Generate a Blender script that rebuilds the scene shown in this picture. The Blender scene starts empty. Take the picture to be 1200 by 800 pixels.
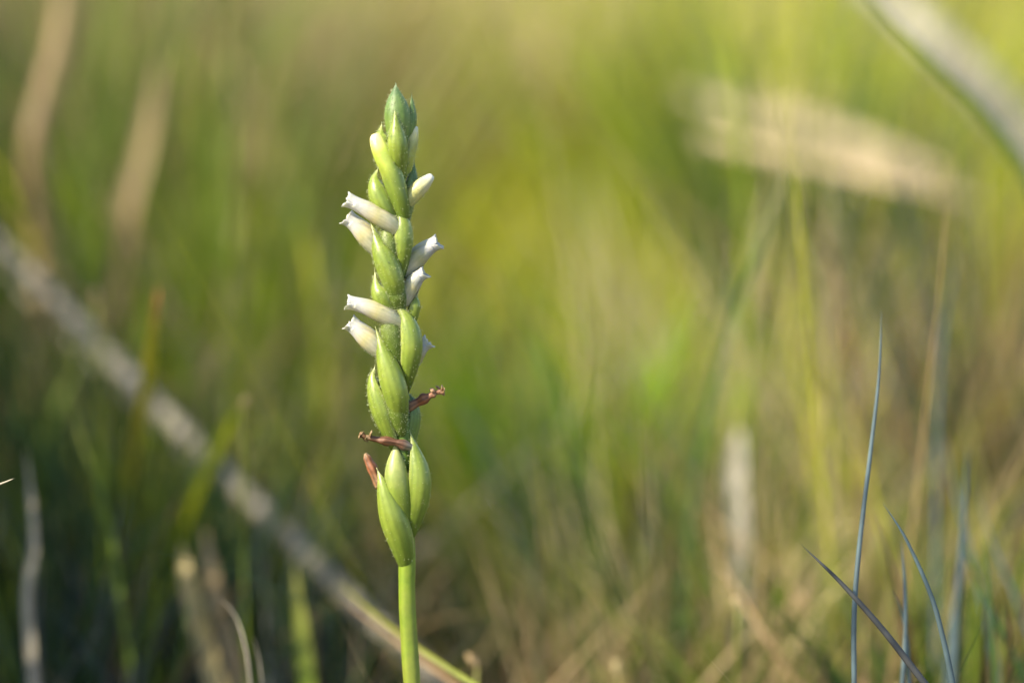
import bpy, math, random
import numpy as np
from mathutils import Vector
R = math.radians
rng = random.Random(7)

# ------------------------------------------------------------------ camera, sky, sun, exposure
scene = bpy.context.scene
CAM_H, PITCH, LENS, FOCUS = 0.24, 13.0, 100.0, 0.45
cam = bpy.data.cameras.new('camera'); cam_o = bpy.data.objects.new('camera', cam)
scene.collection.objects.link(cam_o); scene.camera = cam_o
cam_o.location = (0, 0, CAM_H); cam_o.rotation_euler = (R(90 - PITCH), 0, 0)
cam.lens = LENS; cam.sensor_width = 36.0; cam.sensor_fit = 'HORIZONTAL'
cam.clip_start = 0.01; cam.clip_end = 1000
cam.dof.use_dof = True; cam.dof.focus_distance = FOCUS; cam.dof.aperture_fstop = 5.6

SUN_EL = 41.0
SUN_TO = Vector((-0.85, -0.52, 0)).normalized() * math.cos(R(SUN_EL)) + Vector((0, 0, math.sin(R(SUN_EL))))
world = bpy.data.worlds.new('World'); scene.world = world; world.use_nodes = True
wn = world.node_tree; bg = wn.nodes['Background']
sky = wn.nodes.new('ShaderNodeTexSky'); sky.sky_type = 'NISHITA'; sky.sun_disc = False
sky.sun_elevation = R(SUN_EL); sky.sun_rotation = math.atan2(SUN_TO.x, SUN_TO.y)
wn.links.new(sky.outputs[0], bg.inputs[0]); bg.inputs[1].default_value = 0.15
sun = bpy.data.lights.new('sun', 'SUN'); sun.energy = 5.0; sun.angle = R(0.53); sun.color = (1.0, 0.89, 0.68)
sun_o = bpy.data.objects.new('sun', sun); scene.collection.objects.link(sun_o)
sun_o.rotation_euler = SUN_TO.to_track_quat('Z', 'Y').to_euler(); sun_o.location = SUN_TO * 5
vs = scene.view_settings; vs.view_transform = 'Standard'; vs.look = 'None'; vs.exposure = 1.2; vs.gamma = 1.0
vs.use_curve_mapping = False
scene.cycles.use_denoising = True
scene.cycles.max_bounces = 8; scene.cycles.diffuse_bounces = 4; scene.cycles.transmission_bounces = 4

# ------------------------------------------------------------------ places
C0 = Vector((0, 0, CAM_H)); st, ct = math.sin(R(PITCH)), math.cos(R(PITCH))
FWD, UP, RIGHT = Vector((0, ct, -st)), Vector((0, st, ct)), Vector((1, 0, 0))
K = 36.0 / LENS / 1200.0
def at(px, py, d):
    return C0 + FWD * d + RIGHT * (d * (px - 600) * K) + UP * (d * (400 - py) * K)
PX = FOCUS * K                                   # metres per picture unit at the orchid
def op(px, py, dz=0.0):                          # a point of the orchid: dz towards the viewer, same unit
    d = FOCUS + (py - 350) * PX * 0.10
    return at(px, py, d) - FWD * (dz * PX)

def catmull(pts, n):
    pts = [Vector(p) for p in pts]
    p = [pts[0] * 2 - pts[1]] + pts + [pts[-1] * 2 - pts[-2]]
    out = []; m = len(pts) - 1
    for i in range(n + 1):
        s = i / n * m; k = min(int(s), m - 1); t = s - k
        a, b, c, d = p[k], p[k + 1], p[k + 2], p[k + 3]
        out.append(0.5 * ((2 * b) + (c - a) * t + (2 * a - 5 * b + 4 * c - d) * t * t + (3 * b - a - 3 * c + d) * t ** 3))
    return out

# ------------------------------------------------------------------ materials
def nodes(m):
    m.use_nodes = True; t = m.node_tree
    return t, t.nodes, t.links
def ramp(n, stops, interp='LINEAR'):
    r = n.new('ShaderNodeValToRGB'); e = r.color_ramp.elements; r.color_ramp.interpolation = interp
    while len(e) > 1: e.remove(e[-1])
    e[0].position = stops[0][0]; e[0].color = (*stops[0][1], 1)
    for p, c in stops[1:]:
        x = e.new(p); x.color = (*c, 1)
    return r
def attr(n, name):
    a = n.new('ShaderNodeAttribute'); a.attribute_name = name; return a

def grass_mat(name, lo, hi, tip=None, trans=0.35, rough=0.5, spec=0.35):
    """thin blade: per-blade hue between lo and hi, an optional dry tip, fibre streaks, light passing through"""
    m = bpy.data.materials.new(name); t, n, l = nodes(m); n.clear()
    out = n.new('ShaderNodeOutputMaterial')
    mix = n.new('ShaderNodeMix'); mix.data_type = 'RGBA'
    mix.inputs[6].default_value = (*lo, 1); mix.inputs[7].default_value = (*hi, 1)
    l.new(attr(n, 'rnd').outputs['Fac'], mix.inputs[0]); col = mix.outputs[2]
    if tip:
        mp = n.new('ShaderNodeMapRange'); mp.inputs[1].default_value = 0.72; mp.inputs[2].default_value = 1.0
        l.new(attr(n, 'along').outputs['Fac'], mp.inputs[0])
        m2 = n.new('ShaderNodeMix'); m2.data_type = 'RGBA'; m2.inputs[7].default_value = (*tip, 1)
        l.new(mp.outputs[0], m2.inputs[0]); l.new(col, m2.inputs[6]); col = m2.outputs[2]
    tc = n.new('ShaderNodeTexCoord'); nz = n.new('ShaderNodeTexNoise'); nz.inputs['Scale'].default_value = 260
    nz.inputs['Detail'].default_value = 3; l.new(tc.outputs['Object'], nz.inputs['Vector'])
    rp = ramp(n, [(0.3, (0.72, 0.72, 0.72)), (0.7, (1.15, 1.15, 1.15))]); l.new(nz.outputs['Fac'], rp.inputs[0])
    mu = n.new('ShaderNodeMix'); mu.data_type = 'RGBA'; mu.blend_type = 'MULTIPLY'; mu.inputs[0].default_value = 1
    l.new(col, mu.inputs[6]); l.new(rp.outputs[0], mu.inputs[7]); col = mu.outputs[2]
    p = n.new('ShaderNodeBsdfPrincipled'); p.inputs['Roughness'].default_value = rough
    p.inputs['Specular IOR Level'].default_value = spec
    tr = n.new('ShaderNodeBsdfTranslucent'); ms = n.new('ShaderNodeMixShader'); ms.inputs[0].default_value = trans
    l.new(col, p.inputs['Base Color']); l.new(col, tr.inputs['Color'])
    l.new(p.outputs[0], ms.inputs[1]); l.new(tr.outputs[0], ms.inputs[2]); l.new(ms.outputs[0], out.inputs[0])
    return m

def flesh_mat(name, stops, sss=0.28, rough=0.44, spec=0.45, speck=0.0, bump=0.15, scale=900, trans=0.0, vein=0.25, mottle=.7, margin=None):
    """soft plant tissue: pigment along the organ, fine veins and cells, light scattering inside"""
    m = bpy.data.materials.new(name); t, n, l = nodes(m); n.clear()
    out = n.new('ShaderNodeOutputMaterial')
    r = ramp(n, stops)
    # the pigment border wanders a little
    tc = n.new('ShaderNodeTexCoord')
    n1 = n.new('ShaderNodeTexNoise'); n1.inputs['Scale'].default_value = 420; n1.inputs['Detail'].default_value = 3
    l.new(tc.outputs['Object'], n1.inputs['Vector'])
    ad = n.new('ShaderNodeMath'); ad.operation = 'MULTIPLY_ADD'; ad.inputs[1].default_value = 0.22; 
    sub = n.new('ShaderNodeMath'); sub.operation = 'SUBTRACT'; sub.inputs[1].default_value = 0.11
    l.new(n1.outputs['Fac'], ad.inputs[0]); l.new(attr(n, 'along').outputs['Fac'], ad.inputs[2])
    l.new(ad.outputs[0], sub.inputs[0]); l.new(sub.outputs[0], r.inputs[0]); col = r.outputs[0]
    # veins running along the organ
    wv = n.new('ShaderNodeMath'); wv.operation = 'MULTIPLY'; wv.inputs[1].default_value = 42.0
    sn = n.new('ShaderNodeMath'); sn.operation = 'SINE'
    l.new(attr(n, 'across').outputs['Fac'], wv.inputs[0]); l.new(wv.outputs[0], sn.inputs[0])
    rv = ramp(n, [(0.0, (1 - vein,) * 3), (0.8, (1.0, 1.0, 1.0))])
    mr = n.new('ShaderNodeMapRange'); mr.inputs[1].default_value = -1; mr.inputs[2].default_value = 1
    l.new(sn.outputs[0], mr.inputs[0]); l.new(mr.outputs[0], rv.inputs[0])
    mu = n.new('ShaderNodeMix'); mu.data_type = 'RGBA'; mu.blend_type = 'MULTIPLY'; mu.inputs[0].default_value = 0.6
    l.new(col, mu.inputs[6]); l.new(rv.outputs[0], mu.inputs[7]); col = mu.outputs[2]
    # blotches and paler margins
    n3 = n.new('ShaderNodeTexNoise'); n3.inputs['Scale'].default_value = 380; n3.inputs['Detail'].default_value = 6; n3.inputs['Roughness'].default_value = .65
    l.new(tc.outputs['Object'], n3.inputs['Vector']); r3 = ramp(n, [(0.32, (0.66, 0.74, 0.62)), (0.68, (1.18, 1.10, 1.05))]); l.new(n3.outputs['Fac'], r3.inputs[0])
    mq = n.new('ShaderNodeMix'); mq.data_type = 'RGBA'; mq.blend_type = 'MULTIPLY'; mq.inputs[0].default_value = mottle
    l.new(col, mq.inputs[6]); l.new(r3.outputs[0], mq.inputs[7]); col = mq.outputs[2]
    if margin:
        ab = n.new('ShaderNodeMath'); ab.operation = 'ABSOLUTE'; l.new(attr(n, 'across').outputs['Fac'], ab.inputs[0])
        mm = n.new('ShaderNodeMapRange'); mm.inputs[1].default_value = .36; mm.inputs[2].default_value = .5; mm.inputs[4].default_value = .75; l.new(ab.outputs[0], mm.inputs[0])
        mx_ = n.new('ShaderNodeMix'); mx_.data_type = 'RGBA'; mx_.inputs[7].default_value = (*margin, 1)
        l.new(mm.outputs[0], mx_.inputs[0]); l.new(col, mx_.inputs[6]); col = mx_.outputs[2]
    # cells
    vo = n.new('ShaderNodeTexVoronoi'); vo.inputs['Scale'].default_value = scale * 3
    l.new(tc.outputs['Object'], vo.inputs['Vector'])
    if speck:
        rs = ramp(n, [(0.0, (1, 1, 1)), (0.22, (0, 0, 0))]); l.new(vo.outputs['Distance'], rs.inputs[0])
        fm = n.new('ShaderNodeMath'); fm.operation = 'MULTIPLY'; fm.inputs[1].default_value = speck
        l.new(rs.outputs[0], fm.inputs[0])
        m3 = n.new('ShaderNodeMix'); m3.data_type = 'RGBA'; m3.inputs[7].default_value = (0.55, 0.62, 0.35, 1)
        l.new(fm.outputs[0], m3.inputs[0]); l.new(col, m3.inputs[6]); col = m3.outputs[2]
    bp = n.new('ShaderNodeBump'); bp.inputs['Strength'].default_value = bump; bp.inputs['Distance'].default_value = 0.0002
    n2 = n.new('ShaderNodeTexNoise'); n2.inputs['Scale'].default_value = scale; n2.inputs['Detail'].default_value = 5
    l.new(tc.outputs['Object'], n2.inputs['Vector']); l.new(n2.outputs['Fac'], bp.inputs['Height'])
    p = n.new('ShaderNodeBsdfPrincipled'); p.inputs['Roughness'].default_value = rough
    p.inputs['Specular IOR Level'].default_value = spec
    p.inputs['Subsurface Weight'].default_value = sss; p.inputs['Subsurface Radius'].default_value = (1.0, 1.0, 0.35)
    p.inputs['Subsurface Scale'].default_value = 0.0009
    l.new(col, p.inputs['Base Color']); l.new(bp.outputs[0], p.inputs['Normal'])
    if trans:
        tr = n.new('ShaderNodeBsdfTranslucent'); ms = n.new('ShaderNodeMixShader'); ms.inputs[0].default_value = trans
        l.new(col, tr.inputs['Color']); l.new(p.outputs[0], ms.inputs[1]); l.new(tr.outputs[0], ms.inputs[2])
        l.new(ms.outputs[0], out.inputs[0])
    else:
        l.new(p.outputs[0], out.inputs[0])
    return m

G = {
 'green':  grass_mat('grass_green', (0.085, 0.140, 0.015), (0.19, 0.26, 0.024), (0.25, 0.24, 0.06)),
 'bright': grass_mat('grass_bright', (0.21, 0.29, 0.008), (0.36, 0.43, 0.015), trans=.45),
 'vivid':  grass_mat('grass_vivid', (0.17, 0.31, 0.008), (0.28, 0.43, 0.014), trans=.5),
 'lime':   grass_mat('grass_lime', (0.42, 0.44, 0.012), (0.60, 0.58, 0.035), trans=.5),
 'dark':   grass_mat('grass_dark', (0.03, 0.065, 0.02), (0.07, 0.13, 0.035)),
 'blue':   grass_mat('grass_blue_shade', (0.040, 0.066, 0.078), (0.085, 0.125, 0.135), trans=0.1, spec=.3, rough=.6),  # bluish shade on the blades is put into this leaf colour
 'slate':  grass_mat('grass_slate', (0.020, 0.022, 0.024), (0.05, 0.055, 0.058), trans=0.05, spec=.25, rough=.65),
 'cream':  grass_mat('grass_cream', (0.46, 0.35, 0.20), (0.58, 0.46, 0.29), trans=0.3),
 'straw':  grass_mat('grass_straw', (0.36, 0.29, 0.13), (0.60, 0.50, 0.27), trans=0.3),
 'tan':    grass_mat('grass_tan', (0.27, 0.18, 0.085), (0.46, 0.34, 0.18), trans=0.25),
 'brown':  grass_mat('grass_brown', (0.10, 0.062, 0.030), (0.24, 0.155, 0.075), trans=0.15),
 'pale':   grass_mat('grass_bleached', (0.50, 0.45, 0.33), (0.68, 0.62, 0.47), trans=0.3),
 'grey':   grass_mat('grass_weathered', (0.30, 0.27, 0.21), (0.46, 0.42, 0.34), trans=0.2),
 'gold':   grass_mat('grass_gold', (0.45, 0.38, 0.03), (0.58, 0.46, 0.05), (0.35, 0.08, 0.03)),
}
GK = list(G)

# ------------------------------------------------------------------ mesh helpers
def tag(o, label=None, cat=None, group=None, kind=None):
    if label: o['label'] = label
    if cat: o['category'] = cat
    if group: o['group'] = group
    if kind: o['kind'] = kind
    return o
def empty(name, loc):
    o = bpy.data.objects.new(name, None); scene.collection.objects.link(o); o.location = loc
    o.empty_display_size = 0.01
    return o

class MB:
    def __init__(s): s.v = []; s.f = []; s.m = []; s.along = []; s.across = []; s.rnd = []
    def vert(s, p, a=0.0, c=0.0, r=0.5):
        s.v.append(tuple(p)); s.along.append(a); s.across.append(c); s.rnd.append(r); return len(s.v) - 1
    def face(s, f, m=0): s.f.append(f); s.m.append(m)
    def build(s, name, mats, parent=None, smooth=True, origin=None):
        me = bpy.data.meshes.new(name)
        org = Vector(origin) if origin is not None else (parent_loc(parent) if parent else Vector((0, 0, 0)))
        v = np.array(s.v, dtype=np.float64) - np.array(org)
        me.from_pydata(v.tolist(), [], s.f)
        for a, d in (('along', s.along), ('across', s.across), ('rnd', s.rnd)):
            at_ = me.attributes.new(a, 'FLOAT', 'POINT'); at_.data.foreach_set('value', d)
        for m in (mats if isinstance(mats, (list, tuple)) else [mats]): me.materials.append(m)
        me.polygons.foreach_set('material_index', s.m)
        me.polygons.foreach_set('use_smooth', [smooth] * len(s.f)); me.update()
        o = bpy.data.objects.new(name, me); scene.collection.objects.link(o)
        if parent: o.parent = parent; o.location = org - parent_loc(parent)
        else: o.location = org
        return o
def parent_loc(p):
    loc = Vector(p.location)
    while p.parent: p = p.parent; loc += Vector(p.location)
    return loc

def frames(path, hint):
    out = []; n = len(path)
    for i in range(n):
        T = (path[min(i + 1, n - 1)] - path[max(i - 1, 0)]).normalized()
        N = (hint - T * hint.dot(T))
        N = N.normalized() if N.length > 1e-6 else T.orthogonal().normalized()
        out.append((T, N, T.cross(N)))
    return out

def blade(mb, path, width, hint, mi=0, rnd=None, fold=0.25, tip=1.6, base=0.75, segs=None):
    """a folded grass leaf along a path (list of vectors)"""
    rnd = rng.random() if rnd is None else rnd
    fr = frames(path, hint); n = len(path) - 1; rows = []
    for i, (p, (T, N, B)) in enumerate(zip(path, fr)):
        t = i / n
        w = width * 0.5 * (base + (1 - base) * min(1, t / 0.3)) * (1 - t ** tip if t < 1 else 0.0)
        w = max(w, width * 0.015)
        rows.append([mb.vert(p - B * w + N * w * fold, t, -w / width, rnd), mb.vert(p - N * w * fold, t, 0, rnd),
                     mb.vert(p + B * w + N * w * fold, t, w / width, rnd)])
    for a, b in zip(rows, rows[1:]):
        mb.face((a[0], a[1], b[1], b[0]), mi); mb.face((a[1], a[2], b[2], b[1]), mi)

def arc_blade(mb, base, az, lean, droop, length, width, mi, segs=6):
    d = Vector((math.cos(az), math.sin(az), 0)); p = Vector(base); path = [p.copy()]
    a = lean
    for i in range(segs):
        p = p + (d * math.sin(a) + Vector((0, 0, 1)) * math.cos(a)) * (length / segs); path.append(p.copy())
        a += droop / segs * (0.5 + i / segs)
    blade(mb, path, width, d + Vector((rng.uniform(-.8, .8), rng.uniform(-.8, .8), 0.3)), mi)

def tube(mb, path, rad, hint=Vector((0, -1, 0)), nv=10, mi=0, flat=1.0, wob=0.0, seed=0, cap=True):
    """round organ: rad(t) gives the radius"""
    fr = frames(path, hint); n = len(path) - 1; rows = []; r_ = random.Random(seed); r0 = r_.random()
    ph = [r_.uniform(0, 6.28) for _ in range(4)]
    for i, (p, (T, N, B)) in enumerate(zip(path, fr)):
        t = i / n; r = max(rad(t), 1e-6); row = []
        for k in range(nv):
            f = 2 * math.pi * k / nv
            rr = r * (1 + wob * (math.sin(3 * f + ph[0] + 5 * t) + math.sin(5 * f + ph[1] - 9 * t) + 0.8 * math.sin(2 * f + 23 * t + ph[2])) / 2.8)
            row.append(mb.vert(p + (B * math.sin(f) + N * math.cos(f) * flat) * rr, t, k / nv, r0))
        rows.append(row)
    for a, b in zip(rows, rows[1:]):
        for k in range(nv): mb.face((a[k], a[(k + 1) % nv], b[(k + 1) % nv], b[k]), mi)
    if cap:
        mb.face(tuple(reversed(rows[0])), mi); mb.face(tuple(rows[-1]), mi)

def shell(mb, path, hw, hint, half, rad, thick, nv=14, mi=0, edge=None, rnd=0.5):
    """cupped leaf of real thickness: an arc of +-half(t) about the hint direction, radius rad(t)"""
    fr = frames(path, hint); n = len(path) - 1; O = []; I = []
    for i, (p, (T, N, B)) in enumerate(zip(path, fr)):
        t = i / n; r = max(rad(t) * hw, 2e-5); h = half(t); ro = []; ri = []
        for k in range(nv + 1):
            s = 2 * k / nv - 1; f = s * h
            off = edge(t, s) if edge else Vector((0, 0, 0))
            if isinstance(off, tuple): off = T * off[0] + N * off[1] + B * off[2]
            dirv = B * math.sin(f) + N * math.cos(f); th = min(thick, r * 0.45) * (1 - 0.6 * abs(s) ** 3)
            ro.append(mb.vert(p + dirv * r + off, t, s * 0.5, rnd)); ri.append(mb.vert(p + dirv * (r - th) + off, t, s * 0.5, rnd))
        O.append(ro); I.append(ri)
    for i in range(n):
        for k in range(nv):
            mb.face((O[i][k], O[i][k + 1], O[i + 1][k + 1], O[i + 1][k]), mi)
            mb.face((I[i][k], I[i + 1][k], I[i + 1][k + 1], I[i][k + 1]), mi)
        mb.face((O[i][0], O[i + 1][0], I[i + 1][0], I[i][0]), mi)
        mb.face((O[i][nv], I[i][nv], I[i + 1][nv], O[i + 1][nv]), mi)
    for i, rev in ((0, False), (n, True)):
        for k in range(nv):
            f = (O[i][k], I[i][k], I[i][k + 1], O[i][k + 1]); mb.face(tuple(reversed(f)) if rev else f, mi)

# ------------------------------------------------------------------ ground
def gz(x, y):
    w = min(1.0, max(0.0, (math.hypot(x, y - 0.45) - 0.05) / 0.4))
    return w * (0.010 * math.sin(5.1 * x + 1.3) * math.cos(4.3 * y) + 0.006 * math.sin(13 * x + 2) * math.sin(11 * y + 1))
def make_ground():
    xs = sorted(set([round(-3 + 0.05 * i, 3) for i in range(121)] + [-600, -150, -40, -12, -6, 6, 12, 40, 150, 600]))
    ys = sorted(set([round(-1.5 + 0.05 * i, 3) for i in range(131)] + [-600, -150, -40, -12, -4, 8, 14, 40, 150, 600]))
    mb = MB(); idx = {}
    for j, y in enumerate(ys):
        for i, x in enumerate(xs): idx[i, j] = mb.vert((x, y, gz(x, y) if abs(x) < 3.1 and -1.6 < y < 5.1 else 0))
    for j in range(len(ys) - 1):
        for i in range(len(xs) - 1): mb.face((idx[i, j], idx[i + 1, j], idx[i + 1, j + 1], idx[i, j + 1]))
    m = bpy.data.materials.new('ground_litter'); t, n, l = nodes(m); p = n['Principled BSDF']
    tc = n.new('ShaderNodeTexCoord')
    a = n.new('ShaderNodeTexNoise'); a.inputs['Scale'].default_value = 7; a.inputs['Detail'].default_value = 8
    b = n.new('ShaderNodeTexNoise'); b.inputs['Scale'].default_value = 160; b.inputs['Detail'].default_value = 6
    for q in (a, b): l.new(tc.outputs['Object'], q.inputs['Vector'])
    r1 = ramp(n, [(0.3, (0.055, 0.040, 0.022)), (0.5, (0.13, 0.095, 0.05)), (0.7, (0.10, 0.12, 0.03))]); l.new(a.outputs['Fac'], r1.inputs[0])
    r2 = ramp(n, [(0.3, (0.5, 0.5, 0.5)), (0.7, (1.5, 1.4, 1.2))]); l.new(b.outputs['Fac'], r2.inputs[0])
    mu = n.new('ShaderNodeMix'); mu.data_type = 'RGBA'; mu.blend_type = 'MULTIPLY'; mu.inputs[0].default_value = 1
    l.new(r1.outputs[0], mu.inputs[6]); l.new(r2.outputs[0], mu.inputs[7]); l.new(mu.outputs[2], p.inputs['Base Color'])
    p.inputs['Roughness'].default_value = 0.95; p.inputs['Specular IOR Level'].default_value = 0.1
    bp = n.new('ShaderNodeBump'); bp.inputs['Distance'].default_value = 0.004; l.new(b.outputs['Fac'], bp.inputs['Height'])
    l.new(bp.outputs[0], p.inputs['Normal'])
    tag(mb.build('ground', m), 'meadow soil covered in brown plant litter', kind='structure')
make_ground()

# ------------------------------------------------------------------ grass that nobody could count
def pick(mix):
    r = rng.random() * sum(w for _, w in mix)
    for k, w in mix:
        r -= w
        if r <= 0: return GK.index(k)
    return GK.index(mix[-1][0])
MATS = [G[k] for k in GK]

def thatch():
    mb = MB(); mix = [('straw', 2), ('tan', 4), ('brown', 4), ('grey', 1.5), ('green', 1)]
    for _ in range(7000):
        y = rng.uniform(0.42, 2.6); x = rng.uniform(-0.35, 0.35) * (0.5 + y); a = rng.uniform(0, 6.28)
        L = rng.uniform(0.03, 0.11); h = rng.uniform(0.001, 0.018); d = Vector((math.cos(a), math.sin(a), 0)); s = d.orthogonal()
        b = Vector((x, y, gz(x, y) + h)); bend = rng.uniform(-.012, .012)
        z1 = rng.uniform(-0.008, 0.02)
        path = [b + d * (L * (q / 4 - .5)) + s * bend * math.sin(q / 4 * 3.14) + Vector((0, 0, max(-h, z1 * (q / 4)))) for q in range(5)]
        blade(mb, path, rng.uniform(0.0012, 0.0032), Vector((rng.uniform(-.5, .5), rng.uniform(-.5, .5), 1)), pick(mix))
    tag(mb.build('thatch', MATS), 'loose mat of dead brown and straw grass lying on the soil', 'dead grass', kind='stuff')
thatch()

def meadow(name, label, N, xr, yr, hr, wr, mix, keep):
    mb = MB(); c = 0
    while c < N:
        y = rng.uniform(*yr); x = rng.uniform(-1, 1) * xr(y)
        if not keep(x, y): continue
        c += 1
        arc_blade(mb, (x, y, gz(x, y) - 0.003), rng.uniform(0, 6.28), rng.uniform(0.05, 0.5), rng.uniform(0.1, 1.4),
                  rng.uniform(*hr), rng.uniform(*wr), pick(mix))
    tag(mb.build(name, MATS), label, 'grass', kind='stuff')
meadow('meadow_grass', 'low mixed green and straw meadow grass', 3000, lambda y: 0.34 * y + 0.2, (0.62, 1.9), (0.03, 0.10), (0.0012, 0.003),
       [('green', 4), ('bright', 2), ('lime', 1), ('straw', 2), ('tan', 2), ('dark', 1)], lambda x, y: True)
meadow('far_grass', 'taller grass of the meadow farther off', 5000, lambda y: 0.5 * y + 0.3, (1.9, 5.0), (0.10, 0.26), (0.003, 0.006),
       [('green', 3), ('bright', 3), ('lime', 2), ('straw', 3), ('tan', 2)], lambda x, y: True)
meadow('distant_grass', 'tall grass of the open meadow in the distance', 5000, lambda y: 0.8 * y, (5.0, 14.0), (0.2, 0.4), (0.008, 0.016),
       [('green', 3), ('bright', 3), ('lime', 2), ('straw', 3), ('tan', 2)], lambda x, y: True)

def patches(name, label, spec, mixw=(0.0015, 0.0032), lean=(0.0, .4), droop=(.1, 1.3)):
    mb = MB()
    for (px, py, d, sx, sy, n, mix) in spec:
        p = at(px, py, d)
        for _ in range(n):
            x = p.x + max(-1.7, min(1.7, rng.gauss(0, 1))) * sx; y = p.y + rng.uniform(-sy, sy); f = y / p.y
            arc_blade(mb, (x, y, gz(x, y) - 0.003), rng.uniform(0, 6.28), rng.uniform(*lean), rng.uniform(*droop),
                      max(.03, p.z) * rng.uniform(0.6, 1.45), rng.uniform(*mixw) * (0.6 + 0.5 * d), pick(mix))
    tag(mb.build(name, MATS), label, 'grass', kind='stuff')
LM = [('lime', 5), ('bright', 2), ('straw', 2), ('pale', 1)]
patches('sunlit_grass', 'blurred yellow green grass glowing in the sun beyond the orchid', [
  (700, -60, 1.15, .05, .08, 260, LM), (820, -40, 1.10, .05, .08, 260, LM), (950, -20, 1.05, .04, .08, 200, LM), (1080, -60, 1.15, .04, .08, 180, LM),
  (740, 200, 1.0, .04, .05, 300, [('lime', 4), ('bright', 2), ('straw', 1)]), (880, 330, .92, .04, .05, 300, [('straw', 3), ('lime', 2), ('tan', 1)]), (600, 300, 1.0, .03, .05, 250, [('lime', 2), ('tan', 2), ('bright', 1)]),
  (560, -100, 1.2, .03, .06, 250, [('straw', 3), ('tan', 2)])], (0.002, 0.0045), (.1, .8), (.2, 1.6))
patches('olive_grass', 'blurred olive and brown grass in the shaded hollow beside the orchid', [
  (60, -60, .95, .04, .08, 300, [('green', 3), ('brown', 2), ('tan', 1)]), (180, -80, 1.0, .03, .08, 300, [('tan', 3), ('green', 2), ('brown', 2)]), (300, -80, 1.0, .03, .06, 300, [('green', 3), ('straw', 1), ('tan', 1)]),
  (420, 30, 1.1, .03, .06, 300, [('tan', 2), ('brown', 2), ('green', 1)]), (100, 300, .80, .03, .05, 250, [('green', 2), ('brown', 2), ('tan', 1)]), (330, 330, .85, .025, .05, 220, [('green', 3), ('lime', 1), ('tan', 1)]),
  (480, 330, .95, .02, .05, 90, [('tan', 2), ('green', 2), ('lime', 1)])])
patches('hollow_grass', 'low shaded grass in the hollow around the orchid stem', [  # shade at lower left is put into dark, slate and blue leaf colours
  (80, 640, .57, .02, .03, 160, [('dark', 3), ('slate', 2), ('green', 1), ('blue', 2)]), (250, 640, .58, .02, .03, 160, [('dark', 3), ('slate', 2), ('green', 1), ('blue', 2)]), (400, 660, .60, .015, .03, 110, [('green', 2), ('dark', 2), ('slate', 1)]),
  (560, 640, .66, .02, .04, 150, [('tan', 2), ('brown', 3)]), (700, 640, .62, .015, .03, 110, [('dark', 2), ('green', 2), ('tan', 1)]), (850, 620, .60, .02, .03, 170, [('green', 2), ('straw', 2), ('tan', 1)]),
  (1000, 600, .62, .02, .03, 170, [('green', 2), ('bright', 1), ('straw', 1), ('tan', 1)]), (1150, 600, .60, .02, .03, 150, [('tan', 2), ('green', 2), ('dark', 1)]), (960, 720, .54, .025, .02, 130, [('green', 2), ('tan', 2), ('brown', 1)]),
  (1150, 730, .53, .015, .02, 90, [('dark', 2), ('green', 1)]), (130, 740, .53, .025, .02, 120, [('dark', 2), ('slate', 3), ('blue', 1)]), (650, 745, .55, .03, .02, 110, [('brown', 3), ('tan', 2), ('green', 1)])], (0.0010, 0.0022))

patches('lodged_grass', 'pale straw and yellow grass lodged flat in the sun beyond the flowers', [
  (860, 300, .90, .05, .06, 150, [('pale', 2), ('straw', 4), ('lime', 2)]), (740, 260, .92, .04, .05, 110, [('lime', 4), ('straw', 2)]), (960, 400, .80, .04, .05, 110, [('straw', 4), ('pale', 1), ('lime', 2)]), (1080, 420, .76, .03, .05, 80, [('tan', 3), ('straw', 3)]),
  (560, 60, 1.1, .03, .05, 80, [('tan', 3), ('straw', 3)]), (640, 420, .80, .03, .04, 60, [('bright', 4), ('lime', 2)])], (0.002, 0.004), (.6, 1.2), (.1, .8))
ST = [('lime', 3), ('straw', 3), ('dark', 1), ('green', 2), ('tan', 1)]
patches('scattered_grass', 'scattered thin blurred grass leaves between the orchid and the far sward', [
  (120, 150, .64, .035, .05, 22, [('green', 3), ('tan', 2), ('dark', 2)]), (330, 200, .68, .03, .05, 22, [('green', 3), ('lime', 1), ('tan', 1)]), (560, 280, .72, .03, .05, 22, ST), (760, 260, .70, .03, .05, 30, ST),
  (920, 200, .66, .03, .05, 24, ST), (1060, 220, .62, .03, .05, 22, [('dark', 2), ('straw', 2), ('lime', 2), ('brown', 1)]), (1160, 260, .62, .02, .04, 26, [('dark', 3), ('blue', 1), ('brown', 3)]), (850, 500, .58, .03, .03, 22, ST)],
  (0.0010, 0.0022), (.02, .45), (.1, 1.0))
patches('fine_grass', 'fine crossing grass leaves hanging between the orchid and the tussocks', [
  (1000, 150, .60, .045, .05, 135, [('dark', 3), ('straw', 2), ('lime', 2), ('brown', 2)]), (1100, 300, .57, .025, .04, 90, [('dark', 3), ('tan', 2), ('blue', 1)]), (800, 200, .62, .03, .05, 90, [('dark', 2), ('lime', 2), ('straw', 2)]),
  (650, 300, .64, .03, .05, 78, [('dark', 2), ('green', 1), ('tan', 2)]), (300, 200, .62, .03, .05, 78, [('dark', 3), ('tan', 2), ('green', 2)]), (90, 330, .62, .025, .03, 78, [('dark', 3), ('tan', 2), ('grey', 1)]),
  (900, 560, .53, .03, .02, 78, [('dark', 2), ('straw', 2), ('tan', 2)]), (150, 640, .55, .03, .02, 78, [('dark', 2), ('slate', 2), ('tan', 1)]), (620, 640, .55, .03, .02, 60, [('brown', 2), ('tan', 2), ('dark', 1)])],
  (0.0005, 0.0011), (.15, .85), (-.3, .7))

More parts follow.
